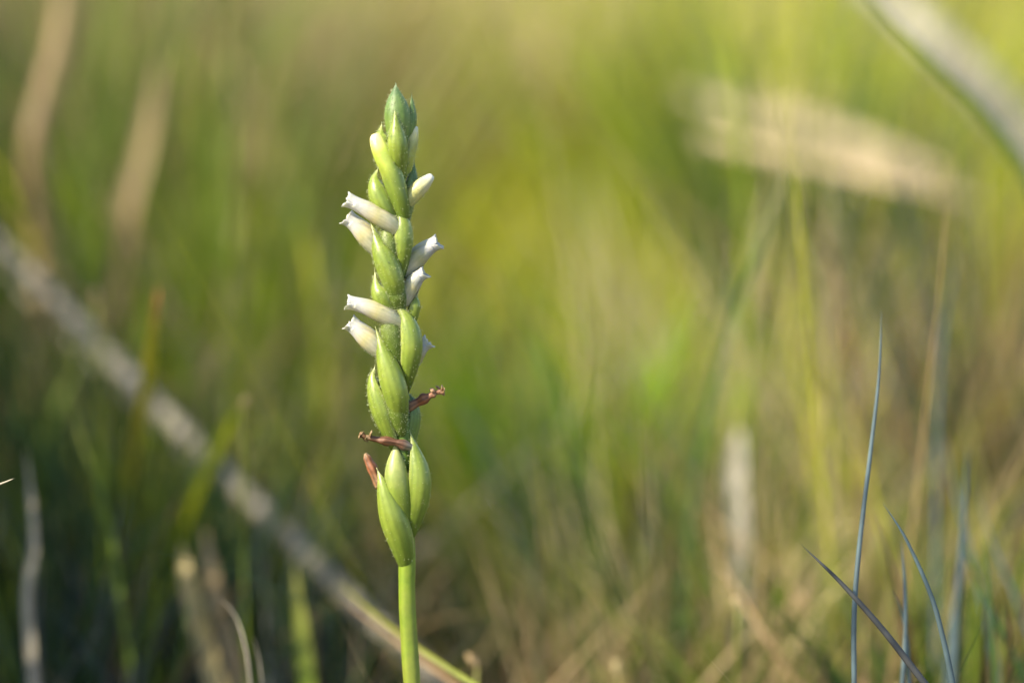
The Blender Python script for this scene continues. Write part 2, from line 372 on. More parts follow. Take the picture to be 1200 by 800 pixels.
patches('leaning_grass', 'thin straw and green leaves leaning across each other beyond the orchid', [
  (700, 250, .72, .05, .06, 105, [('straw', 3), ('lime', 3), ('dark', 1), ('pale', 1)]), (900, 250, .70, .05, .06, 120, [('straw', 3), ('pale', 2), ('lime', 2), ('dark', 2)]), (1080, 380, .64, .04, .05, 105, [('straw', 2), ('tan', 2), ('dark', 2), ('green', 2)]),
  (500, 200, .80, .05, .06, 90, [('tan', 3), ('straw', 2), ('green', 1)]), (220, 300, .68, .04, .05, 105, [('tan', 2), ('green', 3), ('dark', 2)]), (80, 480, .60, .03, .04, 90, [('dark', 2), ('blue', 2), ('tan', 1), ('green', 2)]),
  (880, 620, .56, .04, .03, 105, [('green', 3), ('bright', 2), ('straw', 1)]), (640, 660, .57, .04, .03, 75, [('green', 2), ('tan', 2), ('blue', 1)])],
  (0.0008, 0.0017), (.5, 1.2), (-.5, .6))

# ------------------------------------------------------------------ tussocks
def tussock(px, py, d, spread, n, mix, label, width=(0.0012, 0.0028), lean=(0.02, 0.35), droop=(0.1, 1.2), bias=0.0, group=None, xy=None, h=None):
    """a clump rooted in the ground; its leaves reach about as high as the point (px, py) at distance d"""
    if xy is None:
        p = at(px, py, d); x, y, h = p.x, p.y, max(0.03, p.z)
    else: x, y = xy
    root = empty('grass_tussock', (x, y, gz(x, y)))
    tag(root, label, 'grass tussock', group)
    mb = MB()
    for _ in range(n):
        a = rng.uniform(0, 6.28); r = spread * math.sqrt(rng.random())
        bx, by = x + r * math.cos(a), y + r * math.sin(a)
        az = a + rng.uniform(-1.0, 1.0)
        ln = rng.uniform(*lean); dv = Vector((math.cos(az) * math.sin(ln) + bias, math.sin(az) * math.sin(ln), math.cos(ln)))
        az2 = math.atan2(dv.y, dv.x); ln2 = math.acos(max(-1, min(1, dv.normalized().z)))
        arc_blade(mb, (bx, by, gz(bx, by) - 0.003), az2, ln2, rng.uniform(*droop), h * rng.uniform(0.7, 1.4), rng.uniform(*width), pick(mix))
    b = mb.build('leaves', MATS, root); b['kind'] = 'stuff'
    return root

GB = [('green', 3), ('bright', 2)]
BR = [('bright', 4), ('lime', 2)]
TN = [('tan', 4), ('straw', 2), ('brown', 2)]
OL = [('green', 2), ('tan', 2), ('straw', 1)]
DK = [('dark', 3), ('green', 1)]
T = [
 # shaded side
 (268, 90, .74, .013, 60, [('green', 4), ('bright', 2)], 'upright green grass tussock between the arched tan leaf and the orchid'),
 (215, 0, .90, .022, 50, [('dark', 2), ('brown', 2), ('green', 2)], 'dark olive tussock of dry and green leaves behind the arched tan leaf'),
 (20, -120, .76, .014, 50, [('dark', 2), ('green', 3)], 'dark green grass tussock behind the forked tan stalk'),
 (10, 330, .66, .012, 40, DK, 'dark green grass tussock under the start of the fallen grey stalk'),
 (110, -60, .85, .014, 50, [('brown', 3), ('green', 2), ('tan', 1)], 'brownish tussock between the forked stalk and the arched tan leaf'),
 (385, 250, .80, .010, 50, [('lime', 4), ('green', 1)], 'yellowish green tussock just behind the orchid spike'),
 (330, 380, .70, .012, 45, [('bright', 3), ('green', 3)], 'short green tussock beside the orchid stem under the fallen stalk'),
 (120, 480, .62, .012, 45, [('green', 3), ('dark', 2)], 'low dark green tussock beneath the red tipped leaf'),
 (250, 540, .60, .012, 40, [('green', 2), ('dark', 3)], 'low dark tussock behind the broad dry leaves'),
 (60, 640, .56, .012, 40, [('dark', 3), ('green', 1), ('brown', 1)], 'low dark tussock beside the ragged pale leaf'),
 (440, 70, 1.00, .03, 50, [('brown', 3), ('tan', 3), ('green', 1)], 'brown dry grass clump far behind the orchid tip'),
 # middle
 (655, 430, .67, .018, 170, [('vivid', 6), ('lime', 1)], 'bright green grass tussock standing alone beyond the withered flowers'),
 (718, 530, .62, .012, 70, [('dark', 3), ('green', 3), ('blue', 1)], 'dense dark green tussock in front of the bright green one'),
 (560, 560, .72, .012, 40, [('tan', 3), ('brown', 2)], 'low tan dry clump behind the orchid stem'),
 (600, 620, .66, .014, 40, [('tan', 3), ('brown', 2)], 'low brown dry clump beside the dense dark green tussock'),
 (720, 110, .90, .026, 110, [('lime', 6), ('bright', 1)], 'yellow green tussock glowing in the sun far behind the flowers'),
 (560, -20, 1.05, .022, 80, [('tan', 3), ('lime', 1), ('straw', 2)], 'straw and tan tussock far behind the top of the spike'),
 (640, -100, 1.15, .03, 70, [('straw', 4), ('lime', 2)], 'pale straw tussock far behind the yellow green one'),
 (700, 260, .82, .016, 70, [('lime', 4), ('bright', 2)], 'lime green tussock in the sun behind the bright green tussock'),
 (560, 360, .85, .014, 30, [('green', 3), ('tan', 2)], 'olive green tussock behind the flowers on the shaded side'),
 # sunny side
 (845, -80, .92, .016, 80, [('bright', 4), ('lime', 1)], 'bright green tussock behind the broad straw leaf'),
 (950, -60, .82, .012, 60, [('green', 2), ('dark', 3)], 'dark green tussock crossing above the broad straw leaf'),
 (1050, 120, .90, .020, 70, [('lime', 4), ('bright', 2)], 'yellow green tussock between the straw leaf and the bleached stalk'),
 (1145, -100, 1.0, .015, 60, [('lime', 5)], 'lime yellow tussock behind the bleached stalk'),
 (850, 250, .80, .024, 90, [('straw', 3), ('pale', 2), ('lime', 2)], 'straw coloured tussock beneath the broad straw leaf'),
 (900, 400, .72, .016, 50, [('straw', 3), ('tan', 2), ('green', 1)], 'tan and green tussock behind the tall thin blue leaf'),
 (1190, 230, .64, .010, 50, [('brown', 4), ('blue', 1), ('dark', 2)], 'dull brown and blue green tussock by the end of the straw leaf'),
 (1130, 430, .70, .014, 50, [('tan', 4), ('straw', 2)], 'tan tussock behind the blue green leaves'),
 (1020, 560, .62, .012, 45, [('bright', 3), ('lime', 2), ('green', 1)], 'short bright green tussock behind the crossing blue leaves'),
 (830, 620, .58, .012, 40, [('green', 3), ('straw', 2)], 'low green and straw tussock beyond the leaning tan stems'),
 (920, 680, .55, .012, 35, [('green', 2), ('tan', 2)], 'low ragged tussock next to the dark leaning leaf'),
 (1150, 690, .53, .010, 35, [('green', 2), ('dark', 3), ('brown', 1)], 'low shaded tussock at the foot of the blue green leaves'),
]
for (px, py, d, sp, n, mix, lab) in T:
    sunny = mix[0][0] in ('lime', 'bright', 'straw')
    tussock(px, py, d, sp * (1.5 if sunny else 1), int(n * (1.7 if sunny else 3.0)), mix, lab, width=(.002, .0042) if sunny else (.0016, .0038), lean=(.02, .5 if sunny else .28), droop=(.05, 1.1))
# added grass clumps out of view, placed to shade the hollow and blue leaves
mb = MB()
for x, y, sp, h, n in [(-.095, .352, .011, .27, 90), (-.175, .48, .025, .26, 170), (-.205, .55, .03, .28, 190), (-.225, .62, .03, .20, 150), (-.26, .70, .035, .21, 150), (-.29, .80, .04, .23, 150),
                       (-.34, .90, .04, .24, 150), (-.42, .60, .05, .22, 130), (-.52, .50, .05, .24, 130), (-.60, .66, .06, .26, 150), (-.50, .78, .05, .25, 150)]:
    for _ in range(n):
        a = rng.uniform(0, 6.28); r = sp * math.sqrt(rng.random()); bx, by = x + r * math.cos(a), y + r * math.sin(a)
        arc_blade(mb, (bx, by, gz(bx, by) - .003), rng.uniform(0, 6.28), rng.uniform(.02, .06 if sp < .015 else .2), rng.uniform(.05, .15 if sp < .015 else .6), h * rng.uniform(.6, 1.15), rng.uniform(.0025, .005),
                  pick([('green', 4), ('tan', 1), ('straw', 1)]))
tag(mb.build('shade_grass', MATS), 'tall green grass added out of view to shade the hollow', 'grass', kind='stuff')

# ------------------------------------------------------------------ single leaves and stalks one can point at
def single(name, cat, label, pts, width, mk, round_=False, hint=(0, -1, 0.2), to_ground=True, fold=0.25, tip=1.6, rnd=0.5, group=None, base=0.75, n=22, topw=0.15):
    """pts: (px, py, distance) from tip to foot; the foot is carried on down to the soil"""
    path = [at(*p) for p in pts][::-1]
    if to_ground and path[0].z > gz(path[0].x, path[0].y):
        d = (path[0] - path[1]).normalized(); d.z = min(d.z, -0.5); d.normalize()
        q = path[0] + d * ((path[0].z + 0.004) / -d.z)
        k = max(1, round((q - path[0]).length / max(1e-4, (path[0] - path[1]).length)))
        path = [q.lerp(path[0], j / k) for j in range(k)] + path; tip *= 1 + .55 * k; width *= 1.06
    pp = catmull(path, n + 3 * len(path)); mb = MB()
    if round_:
        tube(mb, pp, lambda t: width * 0.5 * ((1 - t ** tip) * (1 - topw) + topw * (1 - t ** 8)), Vector(hint), nv=8, flat=0.75)
    else: blade(mb, pp, width, Vector(hint), 0, rnd, fold, tip, base)
    if rnd is not None: mb.rnd = [rnd] * len(mb.v)
    o = mb.build(name, G[mk] if isinstance(mk, str) else mk, origin=pp[0])
    return tag(o, label, cat, group)

W = lambda px, d: px * d * K          # width of px picture units at distance d
# lower right
single('grass_leaf', 'grass leaf', 'tall thin upright blue green leaf rising above the crossing leaves', [(1033, 362, .462), (1030, 440, .460), (1020, 530, .458), (1007, 640, .456), (1001, 720, .455), (1001, 810, .455)], W(6.2, .455), 'blue', True, rnd=.7)
single('grass_leaf', 'grass leaf', 'dark leaf leaning left across the tall thin blue leaf', [(938, 637, .452), (985, 682, .450), (1035, 738, .449), (1088, 806, .448)], W(8.5, .45), 'slate', True, rnd=.55, tip=1.6)
single('grass_leaf', 'grass leaf', 'curved blue green leaf arching out beside the tall thin one', [(1034, 588, .446), (1062, 632, .447), (1092, 700, .448), (1108, 760, .449), (1118, 808, .45)], W(7.2, .45), 'blue', True, rnd=.5, tip=1.3)
single('grass_leaf', 'grass leaf', 'short upright blue green leaf between the tall and the curved ones', [(1056, 632, .466), (1060, 680, .466), (1061, 740, .466), (1057, 808, .466)], W(6.3, .45), 'blue', True, rnd=.8)
single('grass_leaf', 'grass leaf', 'very short leaf tip touching the short upright blue leaf', [(1045, 690, .465), (1055, 712, .468), (1063, 750, .47), (1066, 808, .47)], W(5, .45), 'blue', True, rnd=.3)
for k, (lab, pts, w) in enumerate([
  ('soft blue green leaf standing straight at the outer side of the curved one', [(1134, 520, .50), (1130, 600, .50), (1122, 700, .50), (1116, 808, .50)], 9),
  ('soft blue green leaf pressed against the straight outer one', [(1124, 560, .51), (1132, 640, .51), (1118, 720, .51), (1108, 808, .51)], 8),
  ('dark soft leaf leaning right from the blue green pair', [(1118, 590, .50), (1138, 660, .50), (1168, 730, .50), (1205, 800, .50)], 9),
  ('thin soft leaf leaning right above the dark one', [(1140, 560, .52), (1165, 640, .52), (1190, 700, .52), (1215, 770, .52)], 6),
  ('faint high blue green leaf above the outer blue leaves', [(1125, 285, .54), (1113, 350, .54), (1102, 430, .54), (1098, 560, .54), (1095, 800, .54)], 6),
  ('dull soft leaf standing behind the straight outer blue leaf', [(1102, 500, .53), (1120, 580, .53), (1150, 700, .53), (1172, 808, .53)], 6),
  ('dark soft leaf low beside the curved blue leaf', [(1150, 620, .49), (1160, 700, .49), (1166, 808, .49)], 7)]):
    single('grass_leaf', 'grass leaf', lab, pts, W(w * .85, .5), 'blue' if k not in (2, 6) else 'dark', True, rnd=.3 + .1 * k)
# right, higher up
for lab, pts, w, r in [
  ('broad pale straw leaf lodged level in the sun beyond the orchid', [(1120, 210, .80), (1050, 182, .805), (960, 152, .81), (880, 132, .815), (795, 108, .82)], 46, .95),
  ('pale straw leaf lodged along the lower edge of the broad one', [(1150, 240, .79), (1060, 210, .795), (960, 188, .80), (890, 174, .805), (815, 162, .81)], 27, .5),
  ('short straw leaf lodged above the broad pale one', [(1060, 140, .95), (980, 128, .95), (900, 116, .96), (830, 104, .97)], 26, .2),
  ('straw leaf sloping off the end of the broad pale one', [(1160, 250, .80), (1110, 222, .81), (1050, 196, .82), (990, 182, .83)], 26, .9)]:
    single('dry_leaf', 'dry leaf', lab, pts, W(w, .87), 'cream', hint=(0.1, -.8, 1), fold=.15, rnd=r, tip=1.8, base=.12, to_ground=False)
single('dry_leaf', 'dry leaf', 'narrow straw leaf lodged just under the broad pale one', [(1165, 238, .70), (1080, 222, .70), (1000, 203, .71), (900, 176, .715), (820, 158, .72)], W(15, .71), 'cream', hint=(0.1, -.8, 1), fold=.1, rnd=.4, tip=3, to_ground=False)
single('dry_stalk', 'dry stalk', 'thick bleached grey stalk slanting down beyond the straw leaf', [(960, -60, .84), (1040, -2, .84), (1110, 62, .83), (1175, 130, .83), (1270, 235, .83), (1420, 420, .83)], W(42, .82), 'grey', True, rnd=.6, tip=6, topw=.7)
single('grass_leaf', 'grass leaf', 'dark green leaf running along the bleached grey stalk', [(985, -45, .58), (1040, 18, .58), (1100, 78, .58), (1160, 140, .58), (1215, 230, .58), (1260, 420, .58)], W(14, .58), 'dark', rnd=.3)
single('grass_leaf', 'grass leaf', 'thin dark leaf tip crossing below the broad straw leaf', [(930, 180, .56), (912, 225, .56), (890, 290, .56), (860, 370, .56), (820, 520, .56), (790, 760, .56)], W(7, .56), 'dark', rnd=.8)
single('dry_stalk', 'dry stalk', 'thin brown stalk dropping from under the broad straw leaf', [(945, 210, .58), (965, 275, .58), (985, 340, .58), (1000, 430, .58), (1010, 560, .58), (1015, 760, .58)], W(9, .58), 'brown', True, rnd=.5)
single('grass_leaf', 'grass leaf', 'slender bright leaf curving over behind the broad straw leaf', [(825, 0, .62), (845, 50, .62), (858, 105, .62), (868, 200, .62), (870, 400, .62), (868, 800, .62)], W(8, .6), 'bright', rnd=.3)
single('dry_leaf', 'dry leaf', 'short bleached upright leaf standing pale in the middle distance', [(866, 500, .60), (863, 545, .595), (865, 600, .59), (868, 680, .59)], W(20, .6), 'grey', rnd=.6, tip=4)
single('dry_leaf', 'dry leaf', 'yellow leaf tip beside the tall thin blue leaf', [(972, 485, .60), (986, 530, .60), (1002, 560, .62), (1030, 640, .66)], W(14, .57), 'lime', rnd=.3)
single('dry_stalk', 'dry stalk', 'pale slanting stem left of the dark leaning leaf', [(800, 590, .54), (850, 670, .54), (900, 750, .53), (940, 810, .53)], W(7, .53), 'tan', True, rnd=.2)
single('dry_stalk', 'dry stalk', 'long soft straw stem arching low over the hollow', [(780, 560, .58), (850, 620, .58), (930, 690, .57), (1010, 800, .56)], W(6, .57), 'tan', True, rnd=.5)
single('grass_leaf', 'grass leaf', 'thin green leaf rising from the dense dark green tussock', [(700, 455, .60), (706, 520, .60), (712, 600, .60), (716, 760, .60)], W(6, .6), 'green', rnd=.1)
single('grass_leaf', 'grass leaf', 'thin dark leaf slanting over the bright green tussock', [(560, 240, .58), (600, 350, .58), (650, 450, .58), (690, 580, .58), (710, 760, .58)], W(6, .58), 'dark', rnd=.9)
# left
for lab, dx, dy, dd, w, mk in [('long fallen grey stalk slanting down behind the orchid stem', 0, 0, -.03, 20, 'grey'),
                              ('thin fallen brown stalk lying close above the grey one', 14, -10, .03, 10, 'brown'),
                              ('thin fallen weathered stalk lying close below the grey one', -8, 14, .015, 9, 'grey')]:
    single('dry_stalk', 'dry stalk', lab, [(-60 + dx, 222 + dy, .67 + dd), (30 + dx, 315 + dy * 1.3, .665 + dd), (130 + dx, 420 + dy, .655 + dd), (230 + dx * .5, 522 + dy, .645 + dd), (330 + dx, 622 + dy * .6, .63 + dd), (430, 720 + dy, .615 + dd), (520 + dx, 806 + dy, .605 + dd)],
           W(w, .65), mk, True, rnd=.1, tip=8, topw=.7)
single('grass_leaf', 'grass leaf', 'slim yellow green leaf passing behind the foot of the orchid stem', [(395, 680, .515), (430, 712, .505), (485, 755, .49), (530, 785, .482), (575, 815, .475)], W(7, .48), 'green', rnd=.6)
single('grass_leaf', 'grass leaf', 'narrow tan leaf alongside the yellow green one behind the stem', [(400, 700, .52), (440, 732, .515), (490, 770, .51), (540, 808, .50)], W(7, .49), 'brown', rnd=.7)
single('dry_leaf', 'dry leaf', 'broad dry tan leaf standing low in the hollow', [(212, 635, .55), (222, 690, .545), (238, 750, .545), (256, 808, .545)], W(25, .53), 'straw', rnd=.0, tip=3, fold=.4)
single('dry_leaf', 'dry leaf', 'second broad dry leaf leaning out of the tan one', [(240, 620, .565), (252, 690, .56), (268, 750, .56), (286, 808, .56)], W(24, .53), 'tan', rnd=.6, tip=3, fold=.4)
single('dry_stalk', 'dry stalk', 'thin pale hair like stem curling beside the broad dry leaves', [(256, 698, .49), (276, 722, .488), (288, 760, .486), (294, 808, .485)], W(3, .48), 'grey', True, rnd=.0)
single('dry_stalk', 'dry stalk', 'short thin pale stem next to the curling one', [(297, 745, .485), (304, 775, .485), (308, 808, .485)], W(2.5, .48), 'grey', True, rnd=.0)
single('dry_leaf', 'dry leaf', 'ragged pale dead leaf hanging beside the dark tussock', [(30, 525, .53), (36, 575, .53), (40, 640, .53), (32, 700, .53), (40, 808, .53)], W(12, .51), 'grey', rnd=.0)
single('dry_stalk', 'dry stalk', 'crisp white stem tip poking in beside the ragged dead leaf', [(17, 560, .452), (0, 567, .452), (-60, 590, .45), (-150, 660, .45)], W(4, .45), 'pale', True, rnd=.8)
single('grass_leaf', 'grass leaf', 'yellow leaf with a red tip above the fallen stalk', [(186, 335, .53), (180, 375, .53), (176, 410, .535), (168, 480, .56), (140, 640, .66)], W(14, .54), 'gold', rnd=.0, tip=3)
single('grass_leaf', 'grass leaf', 'yellow green leaf below the small tan seed head', [(282, 474, .555), (268, 495, .56), (245, 545, .57), (215, 610, .58), (180, 720, .60)], W(13, .53), 'lime', rnd=.1, tip=4)
single('grass_leaf', 'grass leaf', 'slanting green leaf crossing under the red tipped leaf', [(110, 385, .62), (85, 435, .62), (60, 490, .62), (40, 560, .62), (20, 700, .62)], W(13, .56), 'green', rnd=.5)
single('grass_leaf', 'grass leaf', 'thin green leaf slanting from the fallen stalk to the dark tussock', [(80, 460, .54), (100, 530, .54), (125, 600, .54), (150, 760, .54)], W(7, .54), 'green', rnd=.5)
single('dry_stalk', 'dry stalk', 'forked tan stalk standing tall in the shaded hollow', [(75, -60, .66), (72, 30, .66), (52, 110, .66), (38, 180, .66), (50, 300, .67), (52, 520, .68)], W(22, .66), 'tan', True, rnd=.4, tip=5, topw=.6)
single('dry_leaf', 'dry leaf', 'arched tan leaf bending over beside the forked stalk', [(190, 60, .68), (168, 170, .68), (145, 260, .68), (136, 340, .69), (132, 480, .70)], W(20, .68), 'tan', rnd=.5, tip=4)
single('grass_leaf', 'grass leaf', 'yellow leaf bend at the top of the fallen stalk', [(-40, 150, .66), (4, 215, .66), (15, 250, .66), (40, 300, .67), (60, 420, .70)], W(16, .58), 'lime', rnd=.3)
single('dry_leaf', 'dry leaf', 'pale arched leaf falling toward the orchid from the upper hollow', [(215, 0, .82), (265, 70, .82), (310, 170, .82), (345, 280, .82), (365, 420, .82)], W(20, .82), 'tan', rnd=.5)
single('grass_leaf', 'grass leaf', 'upright green leaf in the sun behind the left hand flowers', [(350, 240, .66), (365, 320, .66), (375, 420, .66), (380, 600, .66)], W(16, .66), 'lime', rnd=.4)
single('dry_leaf', 'dry leaf', 'golden dry leaf standing under the fallen stalk', [(345, 660, .54), (350, 710, .54), (356, 760, .54), (360, 810, .54)], W(20, .54), 'green', rnd=.9)
single('dry_leaf', 'dry leaf', 'tan leaf slanting down behind the right hand withered flower', [(500, 440, .72), (525, 500, .72), (550, 560, .71), (590, 650, .70), (640, 760, .70)], W(24, .66), 'tan', rnd=.6)

# small seed head and dead bits
def seed_head(px, py, d, size, lab, mk, ang=0.0):
    mb = MB(); c = at(px, py, d); s = size * d * K
    ax = (UP * math.cos(ang) + RIGHT * math.sin(ang)).normalized()
    root = empty('seed_head', c - ax * s)
    tag(root, lab, 'seed head')
    ms = MB(); foot = c - ax * s * 1.0
    path = catmull([Vector((foot.x + .004, foot.y, -0.003)), (foot + Vector((foot.x + .004, foot.y, 0))) * 0.5 + Vector((-.002, 0, 0)), foot], 10)
    tube(ms, path, lambda t: 0.0005 - 0.0002 * t, nv=6); ms.build('stalk', G['green'], root)
    for k in range(7):
        a = k * 2.4; t = k / 6
        p0 = foot + ax * s * 1.3 * t * 0.7
        out = (RIGHT * math.cos(a) + FWD * math.sin(a)) * 0.45 + ax
        m1 = MB(); L = s * 1.0
        pth = [p0 + out.normalized() * L * q / 6 for q in range(7)]
        tube(m1, pth, lambda t: s * 0.22 * math.sin(math.pi * min(.98, max(.03, t)) ** 0.8) + 1e-5, nv=6)
        m1.rnd = [rng.random()] * len(m1.v); m1.build('spikelet', G[mk], root)
seed_head(286, 470, .53, 9, 'small tan seed head on a thin stalk above the yellow green leaf', 'tan', .25)
seed_head(112, 345, .56, 9, 'small tan seed head beside the fallen stalk and red tipped leaf', 'tan', -.2)
seed_head(552, 772, .50, 12, 'brown withered seed head low beside the orchid stem', 'tan', -.6)
seed_head(722, 782, .52, 13, 'pale pinkish seed head low in front of the dense dark green tussock', 'straw', -.3)
seed_head(862, 705, .51, 10, 'yellowish seed head low among the leaning tan stems', 'straw', -.3)

# ------------------------------------------------------------------ the orchid
g1, g2, g3 = (0.080, 0.135, 0.013), (0.185, 0.245, 0.034), (0.36, 0.38, 0.15)
M_BRACT = flesh_mat('bract_green', [(0.0, g1), (0.35, g2), (0.75, g2), (1.0, g3)], rough=0.38, bump=.3, margin=(.36, .40, .13))
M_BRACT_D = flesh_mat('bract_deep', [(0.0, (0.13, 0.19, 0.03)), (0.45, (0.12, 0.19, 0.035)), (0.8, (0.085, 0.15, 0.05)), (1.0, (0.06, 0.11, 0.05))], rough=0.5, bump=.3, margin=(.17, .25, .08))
M_OVARY = flesh_mat('ovary_hairy', [(0.0, g1), (0.5, (0.103, 0.148, 0.016)), (1.0, (0.148, 0.185, 0.034))], rough=.5, speck=.45, bump=.5)
M_BUD = flesh_mat('bud_cream', [(0.0, (0.205, 0.273, 0.034)), (0.45, (0.342, 0.368, 0.082)), (0.8, (0.478, 0.464, 0.205)), (1.0, (0.545, 0.539, 0.375))], sss=.35, rough=.42, vein=.15)
M_WHITE = flesh_mat('petal_white', [(0.0, (0.423, 0.437, 0.245)), (0.3, (0.532, 0.519, 0.382)), (0.55, (0.580, 0.532, 0.287)), (0.85, (0.587, 0.587, 0.560)), (1.0, (0.600, 0.600, 0.594))], sss=.35, rough=.42, bump=.25, trans=.32, vein=.12)
M_LIP = flesh_mat('lip_white', [(0.0, (0.478, 0.478, 0.307)), (0.5, (0.560, 0.532, 0.409)), (0.8, (0.600, 0.600, 0.587)), (1.0, (0.600, 0.600, 0.600))], sss=.35, rough=.45, bump=.3, trans=.36, vein=.1)
M_WITH = flesh_mat('withered_brown', [(0.0, (0.336, 0.309, 0.242)), (0.25, (0.114, 0.057, 0.037)), (0.7, (0.141, 0.057, 0.027)), (0.9, (0.161, 0.081, 0.037)), (1.0, (0.282, 0.195, 0.101))], sss=.1, rough=.6, bump=1.0, vein=.8, mottle=1.0)
M_WITHR = flesh_mat('withered_russet', [(0.0, (0.20, 0.12, 0.06)), (0.4, (0.20, 0.075, 0.03)), (0.8, (0.24, 0.10, 0.05)), (1.0, (0.36, 0.22, 0.13))], sss=.1, rough=.6, bump=1.0, vein=.8, mottle=1.0)
M_STEM = flesh_mat('stem_green', [(0.0, (0.134, 0.148, 0.040)), (0.55, (0.181, 0.222, 0.030)), (0.66, (0.168, 0.242, 0.020)), (0.76, (0.101, 0.175, 0.020)), (1.0, (0.094, 0.168, 0.020))], rough=.42, bump=.25, vein=.2)
M_HAIR = flesh_mat('hair_clear', [(0.0, (0.28, 0.36, 0.10)), (1.0, (0.62, 0.66, 0.45))], sss=0, rough=.3, trans=.3)

stem_pts = [op(462, 120), op(464, 200), (op(465, 300)), op(468, 400), op(471, 500), op(475, 600), op(477, 650), op(477, 700), op(480, 760), op(483, 810)]
fb = stem_pts[-1]; base = Vector((fb.x + .003, fb.y - .004, 0.0))
orchid = empty('orchid', base)
tag(orchid, 'slender white flowered orchid spike with green bracts spiralling up a single stem', 'orchid')
low = [Vector((base.x, base.y, -0.006)).lerp(fb, j / 10) + Vector((.0006 * math.sin(j * 1.3), 0, 0)) for j in range(10)]
sp = catmull(low + stem_pts[::-1], 110)
def stem_r(t):
    return PX * (12.0 - 3.0 * t if t < .69 else max(5.0, 9.9 - 12 * (t - .69))) * (1 + 0.018 * math.sin(t * 47) + 0.012 * math.sin(t * 113 + 1))
mb = MB(); tube(mb, sp, stem_r, nv=18, wob=.05, seed=4); mb.build('stem', M_STEM, orchid)
# leaves at the foot
for a, L in ((2.5, .055), (0.3, .06), (4.4, .05)):
    mb = MB(); d = Vector((math.cos(a), math.sin(a), 0)); pth = []
    for q in range(9):
        t = q / 8; pth.append(base + d * (L * t) + Vector((0, 0, 0.002 + 0.022 * math.sin(t * 2.2))))
    blade(mb, pth, .008, Vector((0, 0, 1)), 0, .5, .3, 2.2, .6); mb.build('basal_leaf', G['green'], orchid)

HAIRS = MB(); hr = random.Random(3)
def hair_on(path, hint, rad, half, n, t0=.05, t1=.9, L=0.00036):
    fr = frames(path, hint); m = len(path) - 1
    for _ in range(int(n * 3.2)):
        t = hr.uniform(t0, t1); i = int(t * m); p = path[i].lerp(path[min(i + 1, m)], t * m - i); T_, N, B = fr[i]
        f = hr.uniform(-1, 1) * half; d = B * math.sin(f) + N * math.cos(f)
        b = p + d * (rad(t) * 0.98); e = b + (d + Vector((hr.uniform(-.3, .3), hr.uniform(-.3, .3), hr.uniform(-.1, .5)))).normalized() * L * hr.uniform(.5, 1.3)
        s1 = T_ * 3.0e-5; s2 = d.cross(T_) * 3.0e-5
        v = [HAIRS.vert(b + s1, 0), HAIRS.vert(b - s1 * .5 + s2, 0), HAIRS.vert(b - s1 * .5 - s2, 0)]
        w = [HAIRS.vert(e + s1 * .7, 1), HAIRS.vert(e - s1 * .35 + s2 * .7, 1), HAIRS.vert(e - s1 * .35 - s2 * .7, 1)]
        for k in range(3): HAIRS.face((v[k], v[(k + 1) % 3], w[(k + 1) % 3], w[k]))
        HAIRS.face((w[0], w[1], w[2]))
def lance(mx=.42, pw=1.0, bs=.35):
    """outline: fat near mx, narrow foot, long pointed end"""
    def f(t):
        if t < mx: return bs + (1 - bs) * math.sin(math.pi / 2 * t / mx) ** 0.9
        u = (t - mx) / (1 - mx); return max(0.02, math.cos(math.pi / 2 * u) ** pw)
    return f
def O3(v): return (RIGHT * v[0] + UP * v[1] - FWD * v[2]).normalized()
def pod(pts_, hw, N, half=112, ovary=True, mat=None, mx=.42, pw=1.6, hairs=60, short=.8, bs=.42, omat=None, label=None):
    pts = list(pts_); pts[0] = (pts[0][0] + .1 * (470 - pts[0][0]), pts[0][1] + 13, min(pts[0][2], 0)); hw *= .92
    path = catmull([op(*p) for p in pts], 30); hint = O3(N); w = hw * PX; pr = lance(mx, pw, bs)
    ph = hr.uniform(0, 6)
    mb = MB()
    def hf(t): return R(half) * (1 - .25 * t) * (1 + .04 * math.sin(9 * t + ph))
    shell(mb, path, w, hint, hf, pr, 0.00022, nv=18, edge=lambda t, s: (0, .03 * w * math.sin(7 * t + ph) * abs(s) ** 2 + w * .05 * abs(s) ** 4, 0))
    o = mb.build('bract', mat or M_BRACT, orchid)
    if label: o['label'] = label
    if hairs: hair_on(path, hint, lambda t: pr(t) * w, R(half), hairs)
    if ovary:
        m = int(30 * short); pth = path[:m + 1]; mb = MB()
        tube(mb, pth, lambda t: w * .86 * pr(t * short) * (1 - max(0, (t - .86) / .14) ** 2 * .8), hint, nv=16, wob=.03, seed=int(hw * 7 + pts[0][0]))
        mb.build('seed_pod', omat or M_OVARY, orchid)
        if hairs: hair_on(pth, -hint, lambda t: w * .88 * pr(t * short), R(175 - half), hairs)
def ovary(pts, hw, hairs=110, mat=None, mx=.5):
    path = catmull([op(*p) for p in pts], 20); w = hw * PX; pr = lance(mx, .8, .3); mb = MB()
    tube(mb, path, lambda t: w * max(pr(t), .12), O3((0, 0, 1)), nv=18, wob=.03, seed=int(pts[0][0] * 3))
    mb.build('seed_pod', mat or M_OVARY, orchid); hair_on(path, O3((0, 0, 1)), lambda t: w * pr(t), R(140), hairs)
def bud(pts, hw, mat, hairs=40):
    path = catmull([op(*p) for p in pts], 22); w = hw * PX; mb = MB()
    def r(t):
        b = .55 + .45 * math.sin(min(1, t / .4) * math.pi / 2)
        return w * b * (math.cos(max(0, (t - .55) / .45) * 1.25) ** .8 * (1 if t < .97 else .75))
    tube(mb, path, r, O3((0, .3, 1)), nv=18, wob=.06, seed=int(pts[0][1])); mb.build('bud', mat, orchid)
    hair_on(path, O3((0, 0, 1)), r, R(150), hairs, 0.0, .7)

